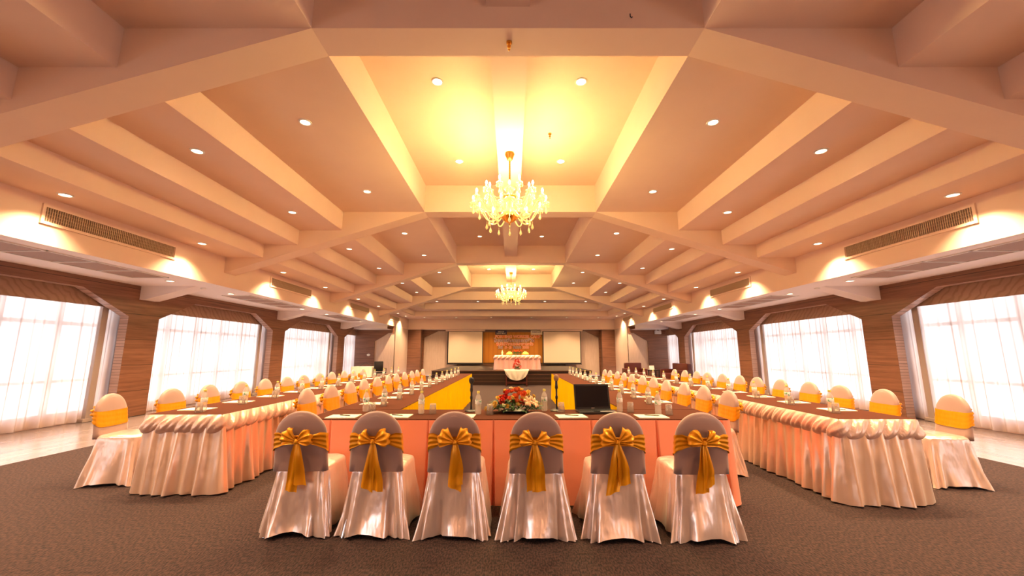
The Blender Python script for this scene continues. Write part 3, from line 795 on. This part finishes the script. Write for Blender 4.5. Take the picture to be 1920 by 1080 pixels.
def settings(xb, ys_, sgn, rowname, key, bshift=0):
    for i, y in enumerate(ys_):
        n_ = ORD[i]
        bottle(xb, y, 'clear water bottle, %s from the camera on the %s' % (n_, rowname), 'water bottles on the '+rowname)
        tumbler(xb-.02*sgn, y-.085, 'upturned drinking glass, %s from the camera on the %s' % (n_, rowname), 'drinking glasses on the '+rowname)
        pad(xb+sgn*.17, y+.15, pi/2, 'white notepad, %s from the camera on the %s' % (n_, rowname), 'notepads on the '+rowname)
        if i < 5: pen(xb+sgn*.17, y+.13, pi/2+.5, 'black pen on the %s notepad of the %s' % (n_, rowname), 'pens on the '+rowname)
settings(-3.25, [4.36+.665*i for i in range(12)], -1, 'left outer table', 'lo')
settings(3.33, [4.32+.665*i for i in range(12)], 1, 'right outer table', 'ro')
settings(-1.50, [4.85+.655*i for i in range(11)], -1, 'left inner table', 'li')
settings(1.66, [5.02+.61*i for i in range(12)], 1, 'right inner table', 'ri')
G = 'head table'
nb = ['at the left corner', 'left of the left microphone', 'left of the flowers', 'right of the flowers', 'right of the laptop', 'at the right corner']
for (x, y), n_ in zip([(-1.54, 4.36), (-.92, 4.20), (-.34, 4.17), (.345, 4.41), (1.13, 4.34), (1.46, 4.14)], nb):
    bottle(x, y, 'clear water bottle on the head table, %s' % n_, 'water bottles on the head table')
for (x, y), n_ in zip([(-1.44, 4.27), (-.80, 4.19), (-.22, 4.14), (.51, 4.28), (1.23, 4.30), (1.56, 4.12)], nb):
    tumbler(x, y, 'upturned drinking glass on the head table, %s' % n_, 'drinking glasses on the head table')
pn = ['at the left end', 'between first and second chairs', 'behind the third chair', 'in front of the laptop', 'between fifth and sixth chairs']
for (x, y, r_), n_ in zip([(-1.62, 4.00, pi/2+.05), (-1.12, 4.02, pi/2), (-.50, 4.02, pi/2-.04), (.57, 4.01, pi/2+.1), (1.34, 4.00, pi/2-.02)], pn):
    pad(x, y, r_, 'white notepad on the head table, %s' % n_, 'notepads on the head table')
    pen(x+.01, y+.005, -.45, 'black pen on the head table notepad %s' % n_, 'pens on the head table')
# microphones on desk stands
for (x, y, h_, n_, fm) in ((-.43, 4.36, .335, 'left', 'black_plastic'), (.475, 4.40, .36, 'right', 'mic_foam')):
    t = thing('desk_microphone', 'black desk microphone on round base, %s of the flowers on the head table' % n_, 'microphone', (x, y, TZ), 0)
    bm = B(); lathe(bm, [(0, 0), (.068, 0), (.070, .008), (.055, .016), (.018, .024), (0, .026)], 24); link('stand_base', bm, 'black_plastic', t, True)
    bm = B(); lathe(bm, [(.0, .02), (.012, .022), (.009, .05), (.009, .12), (.014, .13), (.014, .15), (.009, .16), (.010, h_-.14), (.017, h_-.12), (.013, h_-.085), (.012, h_-.05), (0, h_-.045)], 14); link('stem', bm, 'black_plastic', t, True)
    bm = B(); lathe(bm, [(0, h_-.05), (.016, h_-.05), (.026, h_-.035), (.029, h_-.015), (.024, h_+.005), (.012, h_+.018), (0, h_+.021)], 18); link('windscreen', bm, fm, t, True)
# laptop
t = thing('laptop', 'open black laptop with dark screen on the head table', 'laptop', (.865, 4.27, TZ), .04)
bm = B(); box(bm, -.19, .19, -.12, .13, .002, .022, .004); link('laptop_base', bm, 'black_plastic', t)
bm = B()
for r_ in range(5):
    for k in range(14): box(bm, -.165+k*.0236, -.165+k*.0236+.019, .0+.021*r_, .0+.021*r_+.017, .021, .0245)
link('keyboard', bm, 'keys', t)['kind'] = 'stuff'
bm = B(); box(bm, -.04, .05, -.10, -.03, .0215, .0228); link('touchpad', bm, 'screen_glass', t)
ls = link('laptop_lid', box(B(), -.19, .19, -.006, .006, 0, .262, .004), 'black_plastic', t, loc=(0, .135, .018), rot=(radians(-14), 0, 0))
bm = B(); box(bm, -.172, .172, -.0075, -.0055, .022, .242); link('screen', bm, 'screen_glass', ls)
bm = B(); box(bm, -.018, .018, -.0078, -.006, .008, .013); link('badge', bm, 'chrome', ls)
t = thing('pen', 'white pen lying on the front edge of the laptop', 'pen', (.965, 4.175, TZ+.022), .02)
bm = B(); tube(bm, [(-.075, 0, .004), (.07, 0, .004), (.08, 0, .003)], [.0045, .0045, .001], 8); link('barrel', bm, 'white_plastic', t, True)
bm = B(); grid(bm, lambda u, v: ((u-.5)*.14, (v-.5)*.035+.02*sin(u*3), .004+.022*sin(pi*u)**2+.004*sin(v*6)), 14, 4)
tag(link('folded_ribbon', bm, 'yellow_bloom', None, 'all', loc=(1.03, 4.10, TZ)), 'small yellow folded ribbon on the head table beside the laptop', 'ribbon')

# ------------------------------------------------------------------ flowers on the head table
def bloom(kind):
    bm = B()
    if kind == 'lily':
        for k in range(6):
            a = 2*pi*k/6
            def f(u, v):
                r_ = .068*v; w_ = .017*sin(pi*min(1, v*.97+.03))**.7
                x, y, z = r_*(1-.15*v), (u-.5)*2*w_, .03*v-.025*v**3+.006*cos((u-.5)*5)
                return (x*cos(a)-y*sin(a), x*sin(a)+y*cos(a), z)
            grid(bm, f, 4, 8)
    else:
        for ring_, (n, R, tl_, hh) in enumerate(((6, .030, 1.1, .020), (5, .022, .6, .026), (4, .013, .3, .030))):
            for k in range(n):
                a = 2*pi*k/n+ring_*.5
                def f(u, v):
                    th = (u-.5)*1.5; r_ = R*(.25+.75*sin(v*1.5))*(1+.18*ring_*0)
                    x = r_*cos(th); y = r_*sin(th)*1.15; z = hh*v*(1-.25*abs(u-.5)*2*tl_)+(-.006*v**3*tl_)
                    return (x*cos(a)-y*sin(a), x*sin(a)+y*cos(a), z)
                grid(bm, f, 5, 5)
        lathe(bm, [(0, .028), (.006, .026), (.010, .012), (.006, 0), (0, -.002)], 8)
    return bm
t = thing('flower_arrangement', 'low arrangement of orange and yellow flowers with a cream lily on the head table', 'flowers', (.03, 4.28, TZ), 0)
bm = B(); lathe(bm, [(0, 0), (.08, 0), (.09, .02), (.07, .035), (0, .04)], 20)
for vtx in bm.verts: vtx.co.x *= 1.6
link('tray', bm, 'black_plastic', t, True)
bm = B(); rg = random.Random(5)
for k in range(330):
    a = rg.uniform(0, 2*pi); el = rg.uniform(-.05, 1.1); R = rg.uniform(.7, 1.12)
    cx_, cy_, cz_ = .235*cos(a)*cos(el)*R, .12*sin(a)*cos(el)*R, .03+.10*sin(el)*R
    L_ = rg.uniform(.04, .085); d_ = Vector((cos(a)*1.3, sin(a)*.8, rg.uniform(-.25, .5))).normalized(); sd_ = d_.cross(Vector((0, 0, 1))).normalized()
    up = sd_.cross(d_); p = Vector((cx_, cy_, max(cz_, .015)))
    pts = []
    for q_ in range(6):
        f_ = q_/5; w_ = .014*sin(pi*(.08+.90*f_)); cc = p+d_*L_*f_+up*(.012*sin(pi*f_))
        if cc.z < .006: cc.z = .006
        pts.append((bm.verts.new(cc-sd_*w_), bm.verts.new(cc+up*.003), bm.verts.new(cc+sd_*w_)))
    for a_, b_ in zip(pts, pts[1:]):
        bm.faces.new((a_[0], a_[1], b_[1], b_[0])); bm.faces.new((a_[1], a_[2], b_[2], b_[1]))
fo = link('foliage', bm, 'leaf', t); fo['kind'] = 'stuff'
pb = {}
fl = [(-.10, -.02, .155, 'red_bloom'), (-.06, -.08, .13, 'orange_bloom'), (0, -.06, .165, 'orange_bloom'), (.05, -.02, .185, 'orange_bloom'), (-.03, .0, .20, 'orange_bloom'), (-.13, -.06, .12, 'red_bloom'), (-.16, -.03, .10, 'orange_bloom'), (.02, -.10, .12, 'orange_bloom'), (-.09, .03, .19, 'red_bloom'), (.11, 0, .17, 'orange_bloom'), (.07, -.09, .11, 'red_bloom'), (.17, .02, .13, 'orange_bloom'),
      (-.22, -.05, .07, 'yellow_bloom'), (-.26, 0, .055, 'cream_bloom'), (-.19, -.09, .07, 'yellow_bloom'), (-.08, -.11, .075, 'yellow_bloom'), (-.03, -.09, .155, 'yellow_bloom'), (.08, -.06, .15, 'yellow_bloom'), (.10, -.08, .14, 'yellow_bloom'), (.13, -.03, .185, 'yellow_bloom'), (.16, -.05, .15, 'cream_bloom'), (-.04, .02, .235, 'cream_bloom'), (.04, .03, .235, 'yellow_bloom'), (.14, .04, .20, 'yellow_bloom'), (.0, .05, .225, 'yellow_bloom'), (-.15, .05, .14, 'orange_bloom'), (.21, -.03, .09, 'yellow_bloom'), (-.29, -.04, .04, 'yellow_bloom'), (.24, .02, .08, 'cream_bloom'), (-.12, .08, .15, 'yellow_bloom'), (.10, .09, .15, 'orange_bloom'), (0, .12, .13, 'yellow_bloom'), (-.05, .12, .12, 'red_bloom'),
      (-.24, -.07, .075, 'yellow_bloom'), (-.20, -.10, .10, 'yellow_bloom'), (-.12, -.11, .08, 'cream_bloom'), (.03, -.13, .09, 'yellow_bloom'), (.07, .0, .22, 'yellow_bloom'), (-.10, .0, .215, 'yellow_bloom'), (.19, .0, .16, 'yellow_bloom'), (-.18, .02, .14, 'yellow_bloom'), (.02, -.03, .225, 'orange_bloom'), (-.07, -.03, .20, 'red_bloom'), (.09, -.05, .19, 'orange_bloom')]
for k, (x, y, z, c) in enumerate(fl):
    rt = (radians(55) if y < 0 else radians(15) if y < .05 else radians(-45), radians(60*x/.25), k*1.3)
    if c in pb: o = pb[c].copy(); COL.objects.link(o)
    else:
        o = link('rose' if 'orange' in c or 'red' in c else 'small_bloom', bloom('rose'), c, t, 'all'); pb[c] = o
        o['label'] = {'red': 'deep red rose', 'ora': 'orange rose', 'yel': 'yellow bloom', 'cre': 'cream bloom'}[c[:3]]
    o.parent = t; o.location = (x, y, z); o.rotation_euler = rt; s_ = (1.15 if 'orange' in c or 'red' in c else .85); o.scale = (s_, s_, s_)
for k, (x, y, z, rx, ry) in enumerate(((.13, -.13, .125, 1.1, .3), (.20, -.08, .105, .8, .8))):
    o = link('lily', bloom('lily'), 'lily', t, 'all', loc=(x, y, z), rot=(rx, ry, .4)); o['label'] = 'cream lily'

# ------------------------------------------------------------------ stage furniture
SZ = .62
t = thing('stage_table', 'table on the stage with pink satin skirt and scalloped top cover', 'table', (.24, 18.75, SZ), 0)
hx, hy = 1.02, .32
bm = B(); box(bm, -hx, hx, -hy, hy, .62, .66, .004); link('tabletop', bm, 'valance_satin', t)
skirt(-hx, hx, -hy, hy, ['W', 'S', 'E'], .56, .06, .21, .02, 'pink_satin', 'pleated_skirt', t, 33, .02, sharp=.7)
valance(-hx, hx, -hy, hy, ['W', 'S', 'E'], .66, .17, .21, 'pink_satin', 'scalloped_cover', t, 35, flat=2.2)
t = thing('table_flowers', 'yellow flowers and dark leaves on the pink stage table', 'flowers', (.25, 18.7, SZ+.672), 0)
for sx in (-1, 1):
    bm = B(); bmesh.ops.create_icosphere(bm, subdivisions=3, radius=.17)
    for vtx in bm.verts:
        n_ = 1+.12*sin(vtx.co.x*60)*sin(vtx.co.y*55)*sin(vtx.co.z*50); vtx.co *= n_; vtx.co.z = max(vtx.co.z*.9, -.0)
    link('blossom_mound', bm, 'yellow_bloom', t, 'all', loc=(sx*.36, 0, 0))
bm = B()
for k in range(120):
    a = rg.uniform(0, 2*pi); p = Vector((rg.uniform(-.28, .28), rg.uniform(-.1, .1), rg.uniform(.01, .17))); d_ = Vector((cos(a), -.3, sin(a)*.6)); d_.normalize(); sd_ = d_.cross(Vector((0, 1, 0))).normalized()*.012
    q_ = p+d_*.07; q_.z = max(q_.z, .005)
    bm.faces.new([bm.verts.new(p), bm.verts.new((p+q_)/2+sd_), bm.verts.new(q_), bm.verts.new((p+q_)/2-sd_)])
o = link('leaves', bm, 'leaf', t); o['kind'] = 'stuff'
for k in range(9):
    o = pb['orange_bloom'].copy(); COL.objects.link(o); o.parent = t; o.name = 'rose'; o.location = (-.2+.05*k, -.03*(k % 3), .15+.04*(k % 2)); s_ = 1.5; o.scale = (s_, s_, s_); o.rotation_euler = (.9, 0, k)
bm = B(); lathe(bm, [(0, 0), (.05, 0), (.03, .03), (.05, .10), (.03, .16), (.012, .22), (0, .25)], 12)
tag(link('figurine', bm, 'cream_bloom', None, True, loc=(-.45, 18.7, SZ+.665)), 'small pale ornament at the left end of the pink stage table', 'ornament')
# small draped table at the foot of the stage
t = thing('draped_table', 'small dark wooden table draped with white cloth at the foot of the stage', 'table', (.19, 17.35, 0), 0)
bm = B(); box(bm, -.46, .46, -.22, .22, .64, .68, .005); link('tabletop', bm, 'leather', t)
for sx in (-1, 1):
    for sy in (-1, 1): bm = B(); box(bm, sx*.43-.025, sx*.43+.025, sy*.19-.025, sy*.19+.025, 0, .64, .004); link('leg', bm, 'leather', t)
bm = B(); box(bm, -.41, .41, -.205, -.175, .12, .16); link('stretcher', bm, 'leather', t)
bm = B()
def drape(u, v):
    x = (u-.5)*1.04; dr = .40*max(0, 1-(abs(x)/.52)**2.2)**.6
    if v < .35: return (x, .23-.46*v/.35, .686+.003*sin(x*30))
    k = (v-.35)/.65; fold = .014*sin(x*22+k*5*(1 if x > 0 else -1))+.008*sin((x*x)*90)
    return (x*(1-.05*k), -.235-.015*sin(pi*k)-fold*k, .686-.012-(dr+.03)*k)
grid(bm, drape, 60, 18); link('white_drape', bm, 'white_cloth', t, 'all')['label'] = 'white cloth gathered in a half round'
t = thing('dried_flowers', 'dark red dried flower spray on the white draped table', 'flowers', (.22, 17.35, .69), 0)
bm = B(); lathe(bm, [(0, 0), (.12, 0), (.15, .03), (.13, .05), (0, .05)], 14); link('bowl', bm, 'leather', t, True)
bm = B()
for k in range(90):
    a = rg.uniform(0, 2*pi); h_ = rg.uniform(.05, .40); r_ = .16*(1-h_/.5); p = Vector((r_*cos(a), r_*sin(a), h_)); d_ = Vector((cos(a), sin(a)*.5, rg.uniform(-.2, 1))).normalized(); sd_ = d_.cross(Vector((0, 1, .1))).normalized()*.02
    q_ = p+d_*.08; bm.faces.new([bm.verts.new(p), bm.verts.new((p+q_)/2+sd_), bm.verts.new(q_), bm.verts.new((p+q_)/2-sd_)])
link('dried_spray', bm, 'red_bloom', t)['kind'] = 'stuff'
bm = B()
for k in range(40):
    a = rg.uniform(0, 2*pi); p = Vector((.05*cos(a), .05*sin(a), .04)); q_ = p+Vector((cos(a)*.14, sin(a)*.1, rg.uniform(.05, .3))); sd_ = Vector((.008, 0, 0))
    bm.faces.new([bm.verts.new(p-sd_), bm.verts.new(p+sd_), bm.verts.new(q_)])
link('stalks', bm, 'leaf', t)['kind'] = 'stuff'

# projection screens
for s, (x0, x1) in ((-1, (-4.03, -1.80)), (1, (1.90, 4.30))):
    t = thing('projection_screen', 'white pull-down projection screen %s of the golden stage backdrop' % side[s], 'screen', ((x0+x1)/2, 25.2, SOF), 0)
    h_ = (x1-x0)/2
    bm = B(); box(bm, -h_-.12, h_+.12, -.08, .06, -.10, .0, .01); link('housing', bm, 'paint', t)
    bm = B(); box(bm, -h_, h_, -.012, -.008, -2.10, -.09); link('black_border', bm, 'black_plastic', t)['label'] = 'black border'
    bm = B(); box(bm, -h_+.07, h_-.05, -.016, -.0125, -2.04, -.12); link('screen_sheet', bm, 'projection', t)
    bm = B(); tube(bm, [(-h_-.02, -.01, -2.12), (h_+.02, -.01, -2.12)], .025, 10); link('bottom_bar', bm, 'black_plastic', t)
# golden backdrop and its lettering
t = thing('stage_backdrop', 'golden brown fabric backdrop with lettering behind the stage table', 'backdrop', (XC, 25.46, 0), 0)
bm = B(); grid(bm, lambda u, v: (-2.0+4.0*u, -.06+.012*sin(u*60)*sin(u*7), .78+1.9*v), 160, 2); link('fabric', bm, 'backdrop', t, 'all')
def text(s, x0, x1, z, size, mt, par, y=-.085, name='lettering', fat=.012):
    c = bpy.data.curves.new('t', 'FONT'); c.body = s; c.size = size; c.align_x = 'CENTER'; c.align_y = 'CENTER'; c.extrude = .004; c.offset = size*fat
    o = bpy.data.objects.new('t', c); COL.objects.link(o)
    bpy.context.view_layer.update(); dg = bpy.context.evaluated_depsgraph_get()
    me = bpy.data.meshes.new_from_object(o.evaluated_get(dg)); bpy.data.objects.remove(o)
    wd = max(v_.co.x for v_ in me.vertices)-min(v_.co.x for v_ in me.vertices); k = (x1-x0)/wd
    for v_ in me.vertices: v_.co.x *= k
    me.materials.clear(); me.materials.append(MATS[mt])
    r_ = bpy.data.objects.new(name, me); COL.objects.link(r_); r_.parent = par; r_.location = ((x0+x1)/2, y, z); r_.rotation_euler = (radians(90), 0, 0); return r_
def px(p): return (p-960)/750*25.2-XC
def pz(p): return 1.35+(663-p)/750*25.2*1.0
for s_t, a_, b_, z_, sz_, c_ in (('FORMING WORKER CAMP', 928, 1014, 631.8, .25, 'orange_letter'), ('โครงการพัฒนาคุณภาพชีวิต', 926, 1002, 639.0, .30, 'violet_letter'), ('ผู้ปฏิบัติงานและครอบครัว', 930, 1000, 645.5, .25, 'orange_letter'),
        ('วันที่', 934, 943, 651.6, .21, 'violet_letter'), ('19 - 20', 946, 959, 651.6, .21, 'orange_letter'), ('สิงหาคม', 962, 977, 651.6, .21, 'violet_letter'), ('2555', 979, 992, 651.6, .21, 'orange_letter')):
    text(s_t, px(a_), px(b_), pz(z_), sz_, 'pale_letter', t, -.080, 'letter_outline', .07)
    text(s_t, px(a_), px(b_), pz(z_), sz_, c_, t, -.092)
sg = thing('sign_board', 'small navy sign with white lettering at top left of the golden backdrop', 'sign', (XC+px(939.5), 25.37, 0), 0)
bm = B(); box(bm, -.36, .36, -.012, .0, pz(628), pz(620)); link('panel', bm, 'navy', sg)
text('HEAD OF', -.20, .18, pz(622.6), .11, 'sign_white', sg, -.018); text('DEPARTMENT', -.29, .29, pz(625.8), .12, 'sign_white', sg, -.018)
sg = thing('sign_board', 'small cream sign with dark lettering at top right of the golden backdrop', 'sign', (XC+px(1006.5), 25.37, 0), 0)
bm = B(); box(bm, -.38, .38, -.012, .0, pz(628), pz(620)); link('panel', bm, 'sign_white', sg)
text('SEMINAR', -.29, .29, pz(623.2), .13, 'violet_letter', sg, -.018)

# ------------------------------------------------------------------ lounge furniture at the far ends of the aisles
def armchair(name, label, cat, loc, rz, wd):
    t = thing(name, label, cat, loc, rz); h_ = wd/2
    bm = B(); box(bm, -h_+.14, h_-.14, -.35, .22, .10, .44, .04); link('seat_cushion', bm, 'leather', t, True)
    bm = B(); box(bm, -h_+.10, h_-.10, .20, .42, .06, .90, .06); link('backrest', bm, 'leather', t, True)
    for s_ in (-1, 1): bm = B(); box(bm, *sorted((s_*h_, s_*(h_-.15))), -.38, .40, .03, .62, .04); link('armrest', bm, 'leather', t, True)
    for s_ in (-1, 1):
        for sy in (-.33, .36): bm = B(); box(bm, s_*(h_-.08)-.025, s_*(h_-.08)+.025, sy-.025, sy+.025, 0, .05); link('foot', bm, 'black_plastic', t)
    return t
armchair('armchair', 'dark red leather armchair against the cream panel at the far right', 'armchair', (6.1, 20.3, 0), 0, 1.05)
armchair('sofa', 'dark red leather sofa below the last window on the right', 'sofa', (7.60, 19.0, 0), -pi/2, 1.9)
t = thing('side_table', 'black side table between the red armchair and the sofa', 'table', (7.0, 20.4, 0), 0)
bm = B(); box(bm, -.30, .30, -.28, .28, .52, .56, .006); link('tabletop', bm, 'black_plastic', t)
for sx in (-1, 1):
    for sy in (-1, 1): bm = B(); box(bm, sx*.26-.02, sx*.26+.02, sy*.24-.02, sy*.24+.02, 0, .52); link('leg', bm, 'black_plastic', t)
bm = B(); box(bm, -.26, .26, -.24, .24, .16, .18); link('shelf', bm, 'black_plastic', t)
t = thing('standing_tray', 'small white standing card on the black side table', 'card', (6.95, 20.3, .56), 0)
bm = B(); prism(bm, [(-.09, 0), (.09, 0), (.09, .005), (0, .20), (-.09, .005)], 'x', -.12, .12); link('folded_card', bm, 'white_plastic', t)
t = thing('office_chair', 'black chair behind the far end of the left outer row', 'chair', (-6.35, 19.6, 0), .6)
bm = B(); box(bm, -.24, .24, -.24, .22, .42, .48, .02); link('seat', bm, 'black_plastic', t, True)
bm = B(); box(bm, -.22, .22, .20, .25, .50, .98, .03); link('backrest', bm, 'black_plastic', t, True)
for s_ in (-1, 1): bm = B(); tube(bm, [(s_*.25, -.15, .46), (s_*.26, -.15, .64), (s_*.26, .18, .64)], .015, 8); link('armrest', bm, 'black_plastic', t)
for s_ in (-1, 1):
    for sy in (-1, 1): bm = B(); tube(bm, [(s_*.2, sy*.2, 0), (s_*.2, sy*.2, .43)], .014, 8); link('leg', bm, 'black_plastic', t)
t = thing('cloth_table', 'white cloth covered table below the last window on the left', 'table', (-7.2, 19.9, 0), 0)
bm = B(); box(bm, -.5, .5, -.4, .4, .70, .73, .005); link('tabletop', bm, 'white_cloth', t)
skirt(-.5, .5, -.4, .4, ['W', 'S', 'E', 'N'], .72, .02, .2, .03, 'white_cloth', 'tablecloth', t, 77, .03)
bm = B(); tube(bm, [(-.3+.6*k/12, -.1, .74+.16*sin(pi*k/12)) for k in range(13)], .012, 8); 
t2 = link('black_arch', bm, 'black_plastic', None, loc=(-7.1, 19.9, 0)); t2.name = 'chair_back_arch'; tag(t2, 'thin black arched handle on the white cloth table at far left', 'handle')  # bare arch standing in for a chair back beyond the table
# emergency light, wall fitting, sprinklers, detectors
t = thing('emergency_light', 'white emergency light with two lamps high on the far right wall', 'light', (7.95, 21.93, 2.40), 0)
bm = B(); box(bm, -.17, .17, -.08, .05, 0, .18, .012); link('case', bm, 'white_plastic', t)
for s_ in (-1, 1): bm = B(); lathe(bm, [(0, -.02), (.03, -.02), (.055, .05), (.0, .055)], 14); link('lamp_head', bm, 'chrome', t, True, loc=(s_*.10, -.02, .21), rot=(radians(70), 0, 0))
bm = B(); lathe(bm, [(0, 0), (.10, .0), (.09, .03), (0, .04)], 20)
o = link('wall_fitting', bm, 'white_plastic', None, True, loc=(-7.78, 21.99, 1.28), rot=(radians(90), 0, 0)); o.scale = (1, .6, 1); tag(o, 'small white oval fitting on the far left wood wall', 'fitting')
def sprinkler(x, y, z, label, sc=1):
    t = thing('sprinkler', label, 'sprinkler', (x, y, z), 0)
    bm = B(); lathe(bm, [(0, 0), (.03, 0), (.028, -.02), (.012, -.022), (.012, -.04), (.02, -.045), (.02, -.06), (.008, -.065), (0, -.066)], 14); link('body', bm, 'brass', t, True)
    bm = B(); lathe(bm, [(0, -.085), (.012, -.082), (.010, -.095), (0, -.098)], 12)
    for s_ in (-1, 1): tube(bm, [(s_*.010, 0, -.06), (s_*.014, 0, -.075), (s_*.003, 0, -.088)], .0025, 6)
    link('deflector', bm, 'brass', t, True)
sprinkler(-.03, 3.70, 4.555, 'brass sprinkler head under the near ceiling beam')
sprinkler(.67, 6.55, 5.2, 'small sprinkler head in the near ceiling tray right of the chandelier')
bm = B(); tube(bm, [(0, 0, 0), (.0, 0, -.03), (.012, 0, -.045), (.02, 0, -.035)], .005, 6)
tag(link('hook', bm, 'black_plastic', None, True, loc=(1.18, 3.50, 4.70)), 'small dark hook on the near face of the front ceiling beam', 'hook')
for s in (-1, 1):
    bm = B(); lathe(bm, [(0, -.035), (.035, -.033), (.055, -.015), (.06, 0)], 18)
    tag(link('smoke_detector', bm, 'white_plastic', None, True, loc=(XC+s*7.0, 9.0, SOF)), 'round white smoke detector in the %s aisle soffit' % side[s], 'detector')
